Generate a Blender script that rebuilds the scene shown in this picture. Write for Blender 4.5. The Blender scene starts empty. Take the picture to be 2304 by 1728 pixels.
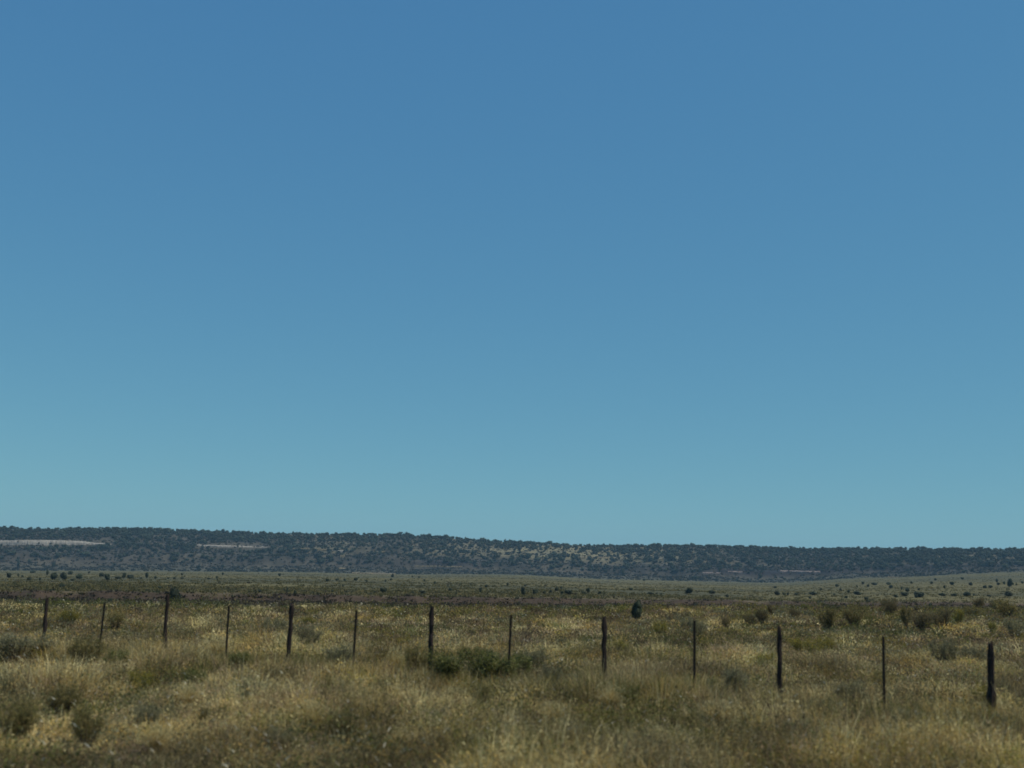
import bpy, math, random
import numpy as np
from mathutils import Matrix, Vector

S = bpy.context.scene
COL = S.collection
rng = np.random.default_rng(7)
random.seed(7)

# ------------------------------------------------------------------ camera
W, H, F = 2304.0, 1728.0, 2600.0          # photograph size and focal length in its pixels
CAM_Z = 2.3
ROLL = math.radians(1.4)
PITCH = math.atan(398.0 / F)
R0 = np.array([1.0, 0, 0])
FW = np.array([0, math.cos(PITCH), math.sin(PITCH)])
U0 = np.array([0, -math.sin(PITCH), math.cos(PITCH)])
CX = math.cos(ROLL) * R0 + math.sin(ROLL) * U0
CY = math.cos(ROLL) * U0 - math.sin(ROLL) * R0
cd = bpy.data.cameras.new('camera')
cam = bpy.data.objects.new('camera', cd)
COL.objects.link(cam)
cam.matrix_world = Matrix(((CX[0], CY[0], -FW[0], 0), (CX[1], CY[1], -FW[1], 0),
                           (CX[2], CY[2], -FW[2], CAM_Z), (0, 0, 0, 1)))
cd.sensor_width = 36.0
cd.lens = 36.0 * F / W
cd.clip_start = 0.1
cd.clip_end = 20000
cd.dof.use_dof = True
cd.dof.focus_distance = 400.0
cd.dof.aperture_fstop = 1.3
S.camera = cam

# ------------------------------------------------------------------ light
SUN_AZ = math.radians(105)                 # from the view direction, negative = left
SUN_EL = math.radians(58)
w = bpy.data.worlds.new('World')
S.world = w
w.use_nodes = True
nt = w.node_tree
bg = nt.nodes['Background']
sky = nt.nodes.new('ShaderNodeTexSky')
sky.sky_type = 'NISHITA'
sky.sun_disc = False
sky.sun_elevation = SUN_EL
sky.sun_rotation = SUN_AZ
sky.altitude = 1900
sky.air_density = 1.0
sky.dust_density = 0.1
sky.ozone_density = 1.6
# the clear high desert sky: per-channel response of the sky texture
SKY_FIT = ((0.64, 0.71), (0.50, 1.74), (0.262, 3.26))          # (power, gain) for red, green, blue
sep = nt.nodes.new('ShaderNodeSeparateColor'); com = nt.nodes.new('ShaderNodeCombineColor')
nt.links.new(sky.outputs[0], sep.inputs[0])
for _k, (_p, _g) in enumerate(SKY_FIT):
    _a = nt.nodes.new('ShaderNodeMath'); _a.operation = 'POWER'; _a.inputs[1].default_value = _p
    _b = nt.nodes.new('ShaderNodeMath'); _b.operation = 'MULTIPLY'; _b.inputs[1].default_value = _g
    nt.links.new(sep.outputs[_k], _a.inputs[0]); nt.links.new(_a.outputs[0], _b.inputs[0]); nt.links.new(_b.outputs[0], com.inputs[_k])
nt.links.new(com.outputs[0], bg.inputs[0])
bg.inputs[1].default_value = 0.09
sl = bpy.data.lights.new('sun', 'SUN')
sl.energy = 4.0
sl.angle = math.radians(0.53)
sl.color = (1.0, 0.93, 0.78)
so = bpy.data.objects.new('sun', sl)
COL.objects.link(so)
sd = Vector((math.sin(SUN_AZ) * math.cos(SUN_EL), math.cos(SUN_AZ) * math.cos(SUN_EL), math.sin(SUN_EL)))
so.rotation_euler = sd.to_track_quat('Z', 'Y').to_euler()
so.location = (0, 0, 60)
S.view_settings.view_transform = 'Standard'
S.view_settings.look = 'None'
S.view_settings.exposure = 0.0
S.view_settings.gamma = 1
S.render.engine = 'CYCLES'
S.cycles.max_bounces = 6
S.cycles.volume_bounces = 0
S.cycles.transparent_max_bounces = 8
S.cycles.use_denoising = True
S.cycles.filter_width = 1.7

# ------------------------------------------------------------------ projection helpers
def ray(x, y):
    x = np.asarray(x, float); y = np.asarray(y, float)
    return (CX * ((x - W / 2) / F)[..., None] + CY * ((H / 2 - y) / F)[..., None] + FW)

def azel(x, y):
    d = ray(x, y)
    return np.arctan2(d[..., 0], d[..., 1]), d[..., 2] / np.hypot(d[..., 0], d[..., 1])   # azimuth, tan(elevation)

def lut(pairs, sub=40):
    """pixel curve -> (azimuths, tan elevations)"""
    p = np.array(pairs, float)
    xs = np.linspace(p[0, 0], p[-1, 0], sub)
    return azel(xs, np.interp(xs, p[:, 0], p[:, 1]))

# ------------------------------------------------------------------ noise
def _hash(ix, iy, s):
    h = (ix.astype(np.int64) * 374761393 + iy.astype(np.int64) * 668265263 + s * 1442695041) & 0xffffffff
    h = ((h ^ (h >> 13)) * 1274126177) & 0xffffffff
    return ((h ^ (h >> 16)) & 0xffff) / 65535.0

def vnoise(x, y, s=0):
    x = np.asarray(x, float); y = np.asarray(y, float)
    ix = np.floor(x); iy = np.floor(y)
    fx = x - ix; fy = y - iy
    fx = fx * fx * (3 - 2 * fx); fy = fy * fy * (3 - 2 * fy)
    ix = ix.astype(np.int64); iy = iy.astype(np.int64)
    a = _hash(ix, iy, s); b = _hash(ix + 1, iy, s); c = _hash(ix, iy + 1, s); d = _hash(ix + 1, iy + 1, s)
    return (a * (1 - fx) + b * fx) * (1 - fy) + (c * (1 - fx) + d * fx) * fy

def fbm(x, y, s=0, o=4):
    t = 0; a = 0.5; n = 0
    for k in range(o):
        t = t + a * vnoise(x * 2 ** k, y * 2 ** k, s + k * 17); n += a; a *= 0.5
    return t / n

# ------------------------------------------------------------------ terrain function
EDGE = lut([(0, 1362), (300, 1368), (750, 1373), (1300, 1374), (1700, 1370), (2304, 1374)])
FOOT = lut([(0, 1347), (300, 1351), (600, 1353), (900, 1359), (1500, 1362), (1900, 1364), (2304, 1366)])
TOPB = lut([(0, 1329), (300, 1331), (600, 1336), (900, 1342), (1500, 1350), (1900, 1355), (2304, 1358)])
BASE = lut([(0, 1284), (300, 1285), (700, 1288), (900, 1293), (1150, 1292), (1350, 1303), (1700, 1311), (1780, 1311), (1900, 1302), (2050, 1298), (2200, 1290), (2304, 1287)])
RIDGE = lut([(0, 1190), (100, 1193), (190, 1191), (250, 1189), (330, 1193), (500, 1198), (600, 1202), (830, 1204), (900, 1205), (1000, 1210), (1080, 1217), (1150, 1220), (1250, 1226), (1350, 1229), (1450, 1230), (1600, 1229), (1720, 1234), (1850, 1237), (1950, 1236), (2100, 1238), (2304, 1238)], 120)
E = lambda L, a: np.interp(a, L[0], L[1])
DB, DR = 850.0, 1080.0

def height(a, D):
    a = np.asarray(a, float); D = np.asarray(D, float)
    a, D = np.broadcast_arrays(a, D)
    eE, eF, eT, eB, eR = (E(L, a) for L in (EDGE, FOOT, TOPB, BASE, RIDGE))
    dE = -CAM_Z / eE                                  # where the flat near field ends
    dF = dE * 2.2; dT = dF + 3.5 + 2.5 * vnoise(a * 90, 0 * a, 3)
    dF = dF + 5 * (vnoise(a * 60, a * 0, 9) - .5)
    dT = dT + 5 * (vnoise(a * 60, a * 0, 9) - .5)
    zF = CAM_Z + dF * eF; zT = CAM_Z + dT * eT
    zB = CAM_Z + DB * eB; zR = CAM_Z + DR * eR
    def fr(t):                                         # tan-elevation between base (0) and ridge (1)
        return eB + (eR - eB) * t
    rows_d = [dE * 0 + 1, dE, dE + 9, dF, dT, dE * 0 + DB, dE * 0 + 905, dE * 0 + 918, dE * 0 + 965, dE * 0 + 975, dE * 0 + 1035, dE * 0 + DR, dE * 0 + DR + 90, dE * 0 + 4000]
    rows_z = [dE * 0, dE * 0, dE * 0 - 1.1, zF, zT, zB, CAM_Z + 905 * fr(.16), CAM_Z + 918 * fr(.40), CAM_Z + 965 * fr(.50), CAM_Z + 975 * fr(.66), CAM_Z + 1035 * fr(.86), zR, zR - 3.0, zR - 12]
    z = np.zeros_like(D)
    for k in range(len(rows_d) - 1):
        d0, d1, z0, z1 = rows_d[k], rows_d[k + 1], rows_z[k], rows_z[k + 1]
        t = np.clip((D - d0) / np.maximum(d1 - d0, 1e-3), 0, 1)
        if k == 3: t = t * t * (3 - 2 * t)
        m = (D >= d0) & (D <= d1)
        z = np.where(m, z0 + (z1 - z0) * t, z)
    x = D * np.sin(a); y = D * np.cos(a)
    # small bumps near by, gullies on the mesa
    near = np.clip(1 - D / 200, 0, 1)
    z = z + near * (0.30 * (fbm(x / 3.1, y / 3.1, 5) - .5) + 0.16 * (fbm(x / .8, y / .8, 6, 3) - .5))
    pl = np.clip((D - 120) / 60, 0, 1) * np.clip((DB - D) / 60, 0, 1)
    z = z + pl * 0.9 * (fbm(x / 30, y / 22, 21) - .5)
    me = np.clip((D - DB) / 40, 0, 1) * np.clip((DR - 12 - D) / 40, 0, 1)
    g = fbm(x / 46, y / 120, 31) - .5
    g2 = fbm(x / 9, y / 25, 33) - .5
    z = z + me * (9.0 * g + 2.2 * g2)
    wide = np.clip((np.abs(a) - 0.75) / 0.35, 0, 1)    # away from the view the land flattens out
    far = np.clip((D - 45) / 200, 0, 1)
    z = z * (1 - wide * far) + (-3.0) * wide * far
    return z

SCAN = np.concatenate([np.arange(6, 160, .35), np.arange(160, 840, 3), np.arange(840, 1090, 1.0)])
def hit(x, y):
    """first point of the terrain under photograph pixel (x, y)"""
    a, e = azel(x, y)
    zt = height(float(a), SCAN)
    below = np.nonzero(CAM_Z + SCAN * float(e) <= zt)[0]
    if len(below) == 0: return None
    i = below[0]
    D = SCAN[i]
    return np.array([D * math.sin(a), D * math.cos(a), float(height(float(a), D))]), D

def gz(x, y):
    return float(height(math.atan2(x, y), math.hypot(x, y)))

# ------------------------------------------------------------------ mesh helpers
def mesh_np(name, V, T, C=None, smooth=False):
    V = np.asarray(V, np.float32); T = np.asarray(T, np.int32)
    k = T.shape[1]
    me = bpy.data.meshes.new(name)
    me.vertices.add(len(V)); me.vertices.foreach_set('co', V.ravel())
    me.loops.add(T.size); me.loops.foreach_set('vertex_index', T.ravel())
    me.polygons.add(len(T))
    me.polygons.foreach_set('loop_start', np.arange(0, T.size, k, dtype=np.int32))
    me.polygons.foreach_set('loop_total', np.full(len(T), k, np.int32))
    me.polygons.foreach_set('use_smooth', np.full(len(T), smooth))
    if C is not None:
        at = me.color_attributes.new('tint', 'FLOAT_COLOR', 'POINT')
        CC = np.ones((len(V), 4), np.float32); CC[:, :3] = C
        at.data.foreach_set('color', CC.ravel())
    me.update()
    me.validate()
    return me

def link(name, me, mat, parent=None):
    o = bpy.data.objects.new(name, me)
    if mat and not me.materials: me.materials.append(mat)
    COL.objects.link(o)
    if parent: o.parent = parent
    return o

def tag(o, label=None, cat=None, group=None, kind=None):
    if label: o['label'] = label
    if cat: o['category'] = cat
    if group: o['group'] = group
    if kind: o['kind'] = kind
    return o

def empty(name, loc):
    o = bpy.data.objects.new(name, None)
    o.empty_display_size = .2
    o.location = loc
    COL.objects.link(o)
    return o

# ------------------------------------------------------------------ materials
def mat_base(name, rough=0.9):
    m = bpy.data.materials.new(name); m.use_nodes = True
    n = m.node_tree.nodes; b = n['Principled BSDF']
    b.inputs['Roughness'].default_value = rough
    b.inputs['Specular IOR Level'].default_value = 0.15
    return m, m.node_tree, n, b

def mat_ground():
    m, t, n, b = mat_base('dry_ground', 0.95)
    a = n.new('ShaderNodeAttribute'); a.attribute_name = 'tint'
    tc = n.new('ShaderNodeTexCoord')
    L = t.links.new
    prev = a.outputs['Color']
    for sc, lo, hi in ((2.2, .72, 1.25), (0.16, .8, 1.2), (14, .8, 1.2)):
        no = n.new('ShaderNodeTexNoise'); no.inputs['Scale'].default_value = sc; no.inputs['Detail'].default_value = 6
        L(tc.outputs['Object'], no.inputs['Vector'])
        mr = n.new('ShaderNodeMapRange'); mr.inputs['From Min'].default_value = .3; mr.inputs['From Max'].default_value = .7
        mr.inputs['To Min'].default_value = lo; mr.inputs['To Max'].default_value = hi
        L(no.outputs['Fac'], mr.inputs['Value'])
        mx = n.new('ShaderNodeMix'); mx.data_type = 'RGBA'; mx.blend_type = 'MULTIPLY'; mx.inputs['Factor'].default_value = 1
        L(prev, mx.inputs[6]); L(mr.outputs[0], mx.inputs[7]); prev = mx.outputs[2]
    L(prev, b.inputs['Base Color'])
    bp = n.new('ShaderNodeBump'); bp.inputs['Strength'].default_value = .5; bp.inputs['Distance'].default_value = .06
    L(no.outputs['Fac'], bp.inputs['Height']); L(bp.outputs[0], b.inputs['Normal'])
    return m

def mat_leaf(name, trans=0.35, tint=None, var=0.35, rough=.7, spec=.2):
    """leaf or blade: diffuse and translucent, colour from 'tint' or a constant with random variation"""
    m = bpy.data.materials.new(name); m.use_nodes = True
    t = m.node_tree; n = t.nodes; n.clear(); L = t.links.new
    out = n.new('ShaderNodeOutputMaterial')
    b = n.new('ShaderNodeBsdfPrincipled'); b.inputs['Roughness'].default_value = rough
    b.inputs['Specular IOR Level'].default_value = spec
    tr = n.new('ShaderNodeBsdfTranslucent')
    a = n.new('ShaderNodeAttribute'); a.attribute_name = 'tint'
    src = a.outputs['Color']
    oi = n.new('ShaderNodeObjectInfo')
    mr = n.new('ShaderNodeMapRange'); mr.inputs['To Min'].default_value = 1 - var / 2; mr.inputs['To Max'].default_value = 1 + var / 2
    L(oi.outputs['Random'], mr.inputs['Value'])
    mx = n.new('ShaderNodeMix'); mx.data_type = 'RGBA'; mx.blend_type = 'MULTIPLY'; mx.inputs['Factor'].default_value = 1
    L(src, mx.inputs[6]); L(mr.outputs[0], mx.inputs[7]); src = mx.outputs[2]
    L(src, b.inputs['Base Color']); L(src, tr.inputs['Color'])
    ms = n.new('ShaderNodeMixShader'); ms.inputs[0].default_value = trans
    L(b.outputs[0], ms.inputs[1]); L(tr.outputs[0], ms.inputs[2]); L(ms.outputs[0], out.inputs[0])
    return m

def mat_wood():
    m, t, n, b = mat_base('weathered_post_wood', .9)
    L = t.links.new
    tc = n.new('ShaderNodeTexCoord'); mp = n.new('ShaderNodeMapping'); mp.inputs['Scale'].default_value = (30, 30, 2.5)
    no = n.new('ShaderNodeTexNoise'); no.inputs['Scale'].default_value = 1.5; no.inputs['Detail'].default_value = 8
    cr = n.new('ShaderNodeValToRGB'); cr.color_ramp.elements[0].position = .3; cr.color_ramp.elements[1].position = .72
    cr.color_ramp.elements[0].color = (.006, .005, .005, 1); cr.color_ramp.elements[1].color = (.045, .032, .028, 1)
    L(tc.outputs['Object'], mp.inputs[0]); L(mp.outputs[0], no.inputs['Vector']); L(no.outputs['Fac'], cr.inputs[0])
    L(cr.outputs[0], b.inputs['Base Color'])
    bp = n.new('ShaderNodeBump'); bp.inputs['Strength'].default_value = .8; bp.inputs['Distance'].default_value = .01
    L(no.outputs['Fac'], bp.inputs['Height']); L(bp.outputs[0], b.inputs['Normal'])
    return m

def mat_plain(name, c0, c1, scale, rough=.8, metal=0.0):
    m, t, n, b = mat_base(name, rough)
    b.inputs['Metallic'].default_value = metal
    L = t.links.new
    tc = n.new('ShaderNodeTexCoord')
    no = n.new('ShaderNodeTexNoise'); no.inputs['Scale'].default_value = scale; no.inputs['Detail'].default_value = 7
    cr = n.new('ShaderNodeValToRGB'); cr.color_ramp.elements[0].position = .35; cr.color_ramp.elements[1].position = .65
    cr.color_ramp.elements[0].color = (*c0, 1); cr.color_ramp.elements[1].color = (*c1, 1)
    L(tc.outputs['Object'], no.inputs['Vector']); L(no.outputs['Fac'], cr.inputs[0]); L(cr.outputs[0], b.inputs['Base Color'])
    return m

M_GROUND = mat_ground()
M_GRASS = mat_leaf('dry_grass_blades', .42, var=0)
M_LEAF = mat_leaf('shrub_leaves', .5, var=.4)
M_JUN = mat_leaf('juniper_foliage', .12, var=.5)
M_STEM = mat_plain('woody_stem', (.045, .035, .027), (.11, .085, .065), 20)
M_WOOD = mat_wood()
M_STEEL = mat_plain('rusty_steel', (.014, .012, .010), (.035, .028, .022), 25, .8, 0)
M_WIRE = mat_plain('rusty_wire', (.06, .045, .035), (.12, .09, .07), 25, .7, .4)
M_LEDGE = mat_plain('pale_ledge_rock', (.20, .18, .16), (.32, .29, .25), .35, .95)
M_LEDGE3 = mat_plain('reddish_ledge_rock', (.15, .115, .10), (.25, .19, .165), .35, .95)
M_LEDGE2 = mat_plain('tan_ledge_rock', (.10, .082, .05), (.17, .14, .085), .35, .95)

# ------------------------------------------------------------------ ground sheet
def build_ground():
    az = np.concatenate([np.linspace(-math.pi, -.9, 60, endpoint=False), np.linspace(-.9, -.46, 90, endpoint=False),
                         np.linspace(-.46, .46, 1000, endpoint=False), np.linspace(.46, .9, 90, endpoint=False), np.linspace(.9, math.pi, 61)])
    D = np.concatenate([np.geomspace(1.0, 40, 60, endpoint=False), np.linspace(40, 110, 60, endpoint=False),
                        np.linspace(110, 200, 90, endpoint=False), np.linspace(200, 840, 70, endpoint=False),
                        np.linspace(840, 1095, 110, endpoint=False), np.geomspace(1095, 3400, 14)])
    A, DD = np.meshgrid(az, D, indexing='ij')
    Z = height(A, DD)
    X = DD * np.sin(A); Y = DD * np.cos(A)
    V = np.stack([X, Y, Z], -1).reshape(-1, 3)
    na, nd = A.shape
    i = np.arange(na - 1)[:, None] * nd + np.arange(nd - 1)[None]
    Q = np.stack([i, i + 1, i + nd + 1, i + nd], -1).reshape(-1, 4)
    # soil colours by place
    def lerp(c0, c1, t): return c0 + (c1 - c0) * t[..., None]
    c = lambda *v: np.array(v)
    el = (Z - CAM_Z) / DD
    eB, eR = E(BASE, A), E(RIDGE, A)
    tm = np.clip((el - eB) / (eR - eB), 0, 1.2)
    n1 = fbm(X / 14, Y / 14, 51); n2 = fbm(X / 60, Y / 40, 52); n3 = fbm(X / 5, Y / 5, 53)
    near = lerp(c(.105, .078, .052), c(.19, .145, .098), n3)
    dE = -CAM_Z / E(EDGE, A)
    pl = lerp(c(.082, .074, .034), c(.112, .098, .044), np.clip((n2 - .3) * 2.5, 0, 1))
    st = np.sin(n2 * 9 + DD / 55)[...]                                 # faint bands of sage across the plain
    pl = lerp(pl, np.broadcast_to(c(.058, .060, .038), pl.shape), np.clip(st, 0, 1) * .7)
    C = lerp(near, pl, np.clip((DD - dE * 2.25) / 6, 0, 1))
    # bare reddish bank of the wash
    dF = dE * 2.2
    bank = np.exp(-((DD - dF - 1) / 4.5) ** 2) + .22 * ((DD > dE * 1.02) & (DD < dF))
    C = lerp(C, np.broadcast_to(c(.042, .028, .019), C.shape), np.clip(bank * (1.1 + .8 * n1), 0, .95))
    rim = np.exp(-((DD - dF - 16) / 9) ** 2)
    C = lerp(C, np.broadcast_to(c(.12, .092, .045), C.shape), rim * .6)
    # mesa soils, and shade painted on the cliff band
    px = (A + .4175) / .835
    yellow = np.clip(1.3 - np.abs(px - .56) * 7, 0, 1) + np.clip(.8 - np.abs(px - .93) * 8, 0, .7) * .8 + np.clip(.5 - np.abs(px - .32) * 8, 0, 1)
    ms = lerp(c(.034, .031, .025), c(.072, .062, .046), np.clip((n1 - .3) * 2.5, 0, 1))
    sp = fbm(X / 3.5, Y / 9, 55, 2)
    ms = ms * (.72 + .5 * sp)[..., None]
    ms = lerp(ms, np.broadcast_to(c(.18, .158, .09), ms.shape), np.clip(yellow * np.clip((tm - .42) * 5, 0, 1) * (.35 + .9 * n1), 0, 1))
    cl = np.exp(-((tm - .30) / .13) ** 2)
    dk = cl * np.clip(np.exp(-((px - .38) / .07) ** 2) + .8 * np.exp(-((px - .74) / .09) ** 2) + (fbm(A * 9, A * 0 + 2, 61, 3) - .4) * 3, 0, 1)  # dark cliff rock, deepened in colour for the shadow it lacks
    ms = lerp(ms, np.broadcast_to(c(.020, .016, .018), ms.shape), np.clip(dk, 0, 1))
    gr = np.clip(1 - tm / .18, 0, 1)
    ms = lerp(ms, np.broadcast_to(c(.070, .066, .044), ms.shape), gr)
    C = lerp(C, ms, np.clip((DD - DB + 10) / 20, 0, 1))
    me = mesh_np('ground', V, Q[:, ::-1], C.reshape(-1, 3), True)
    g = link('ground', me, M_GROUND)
    g['kind'] = 'structure'
build_ground()

# ------------------------------------------------------------------ grass (nobody could count it)
PAL = {
    'straw': (.43, .335, .135), 'gold': (.43, .29, .085), 'pale': (.53, .445, .225), 'brown': (.20, .145, .07),
    'pink': (.33, .235, .14), 'green': (.15, .158, .04), 'sage': (.19, .195, .105), 'dark': (.085, .072, .035), 'yellow': (.34, .28, .04)}

def blades(P, Hh, lean, wid, az, col, rg, droop=.25):
    """P (n,3) roots; returns V,T,C of tapering two-part blades"""
    n = len(P)
    d = np.stack([np.cos(az), np.sin(az), np.zeros(n)], -1)
    s = np.stack([-np.sin(az), np.cos(az), np.zeros(n)], -1)
    ph = rg.uniform(0, math.pi, n)                      # random facing
    s = s * np.cos(ph)[:, None] + d * np.sin(ph)[:, None]
    up = np.array([0, 0, 1.0])
    mid = P + d * (Hh * lean * .45)[:, None] + up * (Hh * .55 * np.sqrt(np.maximum(0, 1 - lean ** 2 * .5)))[:, None]
    tip = P + d * (Hh * lean * (1.0 + droop))[:, None] + up * (Hh * (1 - lean * droop * 1.5) * np.sqrt(np.maximum(0.04, 1 - lean ** 2 * .6)))[:, None]
    hw = (wid * .5)[:, None]
    V = np.stack([P - s * hw, P + s * hw, mid + s * hw * .8, mid - s * hw * .8, tip], 1).reshape(-1, 3)
    i = np.arange(n) * 5
    T = np.concatenate([np.stack([i, i + 1, i + 2], -1), np.stack([i, i + 2, i + 3], -1), np.stack([i + 3, i + 2, i + 4], -1)])
    C = np.repeat(col, 5, 0)
    return V, T, C

def grass_colour(X, Y, rg, n):
    names = ['straw', 'gold', 'pale', 'brown', 'pink', 'green', 'sage', 'dark', 'yellow']
    cols = np.array([PAL[k] for k in names])
    g1 = fbm(X / 1.6, Y / 2.6, 71, 3); g2 = fbm(X / 2.3, Y / 3.4, 72, 3); g3 = fbm(X / .8, Y / 1.0, 73, 2); g4 = fbm(X / 7, Y / 9, 74, 3)
    wts = np.stack([.62 + 0 * g1, .25 + 2.2 * np.clip(g2 - .52, 0, 1), .35 + 1.5 * np.clip(g3 - .5, 0, 1),
                    .45 + 3.4 * np.clip(.52 - g3, 0, 1), .25 + 1.6 * np.clip(g4 - .5, 0, 1),
                    .24 + 6.5 * np.clip(g1 - .53, 0, 1), .32 + 5.5 * np.clip(.46 - g1, 0, 1),
                    .22 + 4.0 * np.clip(.45 - g2, 0, 1), .03 + 1.6 * np.clip(g1 * g2 - .27, 0, 1)], -1)
    wts /= wts.sum(-1, keepdims=True)
    k = (rg.random(n)[:, None] > np.cumsum(wts, -1)).sum(-1).clip(0, 8)
    return cols[k], k

def leaf_faces(P, size, rg, asp=.5, updir=0.0):
    """one tapered quad (two tris) per point, random orientation"""
    n = len(P)
    d = rg.normal(size=(n, 3)); d[:, 2] += updir; d /= np.linalg.norm(d, axis=1)[:, None]
    e = np.cross(d, rg.normal(size=(n, 3))); e /= np.linalg.norm(e, axis=1)[:, None]
    L = (size * .5)[:, None]; Wd = L * asp
    V = np.stack([P - d * L, P + e * Wd, P + d * L, P - e * Wd], 1).reshape(-1, 3)
    i = np.arange(n) * 4
    T = np.concatenate([np.stack([i, i + 1, i + 2], -1), np.stack([i, i + 2, i + 3], -1)])
    return V, T

def build_grass():
    rg = np.random.default_rng(11)
    # tufts: density falls with distance, blades get coarser
    nt_ = 30000
    D = np.concatenate([rg.uniform(9.5, 30, int(nt_ * .52)), rg.uniform(30, 88, int(nt_ * .48))])
    A = rg.uniform(-.60, .60, nt_)
    edge = -CAM_Z / E(EDGE, A)
    k = D < edge + 2.5
    D, A = D[k], A[k]
    X, Y = D * np.sin(A), D * np.cos(A)
    dens = fbm(X / 1.1, Y / 1.5, 81, 3)
    k = rg.random(len(X)) < .6 + .9 * dens
    D, A, X, Y = D[k], A[k], X[k], Y[k]
    n = len(X)
    col, kind = grass_colour(X, Y, rg, n)
    hv = fbm(X / 1.4, Y / 1.9, 82, 3)
    Hh = (.20 + .74 * np.clip((hv - .2) * 1.4, 0, 1.1)) * rg.uniform(.65, 1.25, n) * np.clip(1.15 - D / 90, .45, 1)
    Hh = np.where((kind == 5) | (kind == 6) | (kind == 8), Hh * .85, Hh)
    Hh = np.where(kind == 2, Hh * 1.12, Hh)
    Z = height(A, D)
    Rt = np.clip(rg.lognormal(-1.42, .42, n), .10, .55) * np.clip(.7 + D / 60, 1, 1.5)
    nb = np.clip((9 + Rt * 52) * np.clip(1.25 - D / 90, .55, 1.1), 10, 55).astype(int)
    idx = np.repeat(np.arange(n), nb)
    m = len(idx)
    q_ = np.sqrt(rg.random(m)); r = Rt[idx] * q_; th = rg.uniform(0, 2 * math.pi, m)
    P = np.stack([X[idx] + r * np.cos(th), Y[idx] + r * np.sin(th), Z[idx] - .03], -1)
    lean = np.clip(.12 + .62 * q_ + rg.normal(0, .22, m), .03, .98)
    az = th + rg.normal(0, .7, m)
    sc = np.clip(D[idx] / 17, 1, 5)
    wid = rg.uniform(.0035, .008, m) * sc
    tone = (.58 + 2.3 * np.clip(fbm(X / .95, Y / 1.5, 77, 2) - .26, 0, .55)) * rg.uniform(.8, 1.2, n)
    cc = col[idx] * (tone[idx] * rg.uniform(.62, 1.25, m))[:, None]
    parts = [blades(P, Hh[idx] * (1 - .32 * q_ ** 2) * rg.uniform(.7, 1.15, m), lean, wid, az, cc, rg)]
    nfz = np.clip(nb * 1.7, 14, 85).astype(int)
    ifz = np.repeat(np.arange(n), nfz); M = len(ifz)
    dd = rg.normal(size=(M, 3)); dd[:, 2] = np.abs(dd[:, 2]); dd /= np.linalg.norm(dd, axis=1)[:, None]
    hz = Hh[ifz] * .62
    Pz = np.stack([X[ifz], Y[ifz], Z[ifz] + hz * .45], -1) + dd * np.stack([Rt[ifz] * 1.15, Rt[ifz] * 1.15, hz * .62], -1) * rg.uniform(.45, 1.12, M)[:, None]
    lv, ltt = leaf_faces(Pz, rg.uniform(.022, .055, M) * np.clip(D[ifz] / 20, 1, 3.2), rg, .28, .2)
    parts.append((lv, ltt, np.repeat(col[ifz] * (tone[ifz] * rg.uniform(.62, 1.2, M))[:, None], 4, 0)))
    # taller growth left standing along the fence line
    nf = 1500
    tf = rg.uniform(-.3, 1.35, nf); e_ = np.array([7.35 + 10.54, 17.8 - 26.2])
    Xf = -10.54 + e_[0] * tf - .25 + rg.normal(0, .3, nf); Yf = 26.2 + e_[1] * tf - rg.uniform(.15, 1.7, nf)
    af = np.arctan2(Xf, Yf); zf = height(af, np.hypot(Xf, Yf))
    colf, kf = grass_colour(Xf, Yf, rg, nf)
    hf = rg.uniform(.34, .62, nf) * (1 + .55 * np.exp(-((tf - .70) / .055) ** 2))
    ixf = np.repeat(np.arange(nf), 30); M = len(ixf)
    qf = np.sqrt(rg.random(M)); thf = rg.uniform(0, 6.28, M); rf = .22 * qf
    Pf = np.stack([Xf[ixf] + rf * np.cos(thf), Yf[ixf] + rf * np.sin(thf), zf[ixf] - .03], -1)
    parts.append(blades(Pf, hf[ixf] * rg.uniform(.75, 1.15, M), np.clip(.08 + .5 * qf + rg.normal(0, .18, M), .02, .9), rg.uniform(.006, .012, M), thf, colf[ixf] * rg.uniform(.6, 1.15, M)[:, None], rg))
    # low leafy mounds of sage, weeds and dead brush between the tufts
    nm = 16000
    Dm = 10 + 62 * rg.random(nm) ** 1.05; Am = rg.uniform(-.58, .58, nm)
    k = Dm < -CAM_Z / E(EDGE, Am) + 1; Dm, Am = Dm[k], Am[k]
    Xm, Ym = Dm * np.sin(Am), Dm * np.cos(Am)
    gm = fbm(Xm / 3.2, Ym / 5, 85, 3); gk = fbm(Xm / 6, Ym / 8, 86, 3)
    k = rg.random(len(Xm)) < np.clip((gm - .27) * 3.6, .08, 1)
    Dm, Am, Xm, Ym, gk = Dm[k], Am[k], Xm[k], Ym[k], gk[k]; nm = len(Xm)
    mc = np.array([(.13, .135, .07), (.075, .075, .035), (.11, .115, .03), (.085, .062, .035), (.17, .15, .035), (.19, .135, .07), (.14, .14, .08)])
    kk = (np.clip((gk - .28) * 2.2, 0, .999) * 5 + rg.integers(0, 3, nm)).astype(int) % 7
    nl = 80
    ix = np.repeat(np.arange(nm), nl); M = len(ix)
    R0_ = np.clip(rg.lognormal(-1.22, .45, nm), .12, .7)[ix]
    dd = rg.normal(size=(M, 3)); dd[:, 2] = np.abs(dd[:, 2]); dd /= np.linalg.norm(dd, axis=1)[:, None]
    rr = R0_ * rg.uniform(.45, 1.1, M)
    Pm = np.stack([Xm[ix], Ym[ix], height(Am, Dm)[ix]], -1) + dd * rr[:, None] * np.array([1, 1, .85])
    lv, ltt = leaf_faces(Pm, rg.uniform(.03, .075, M) * np.clip(Dm[ix] / 24, 1, 3), rg, .3, .8)
    parts.append((lv, ltt, np.repeat(mc[kk][ix] * rg.uniform(.65, 1.35, M)[:, None], 4, 0)))
    # pale stalks with white glints painted in as colour, bent low across the tufts
    q = 3600
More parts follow.
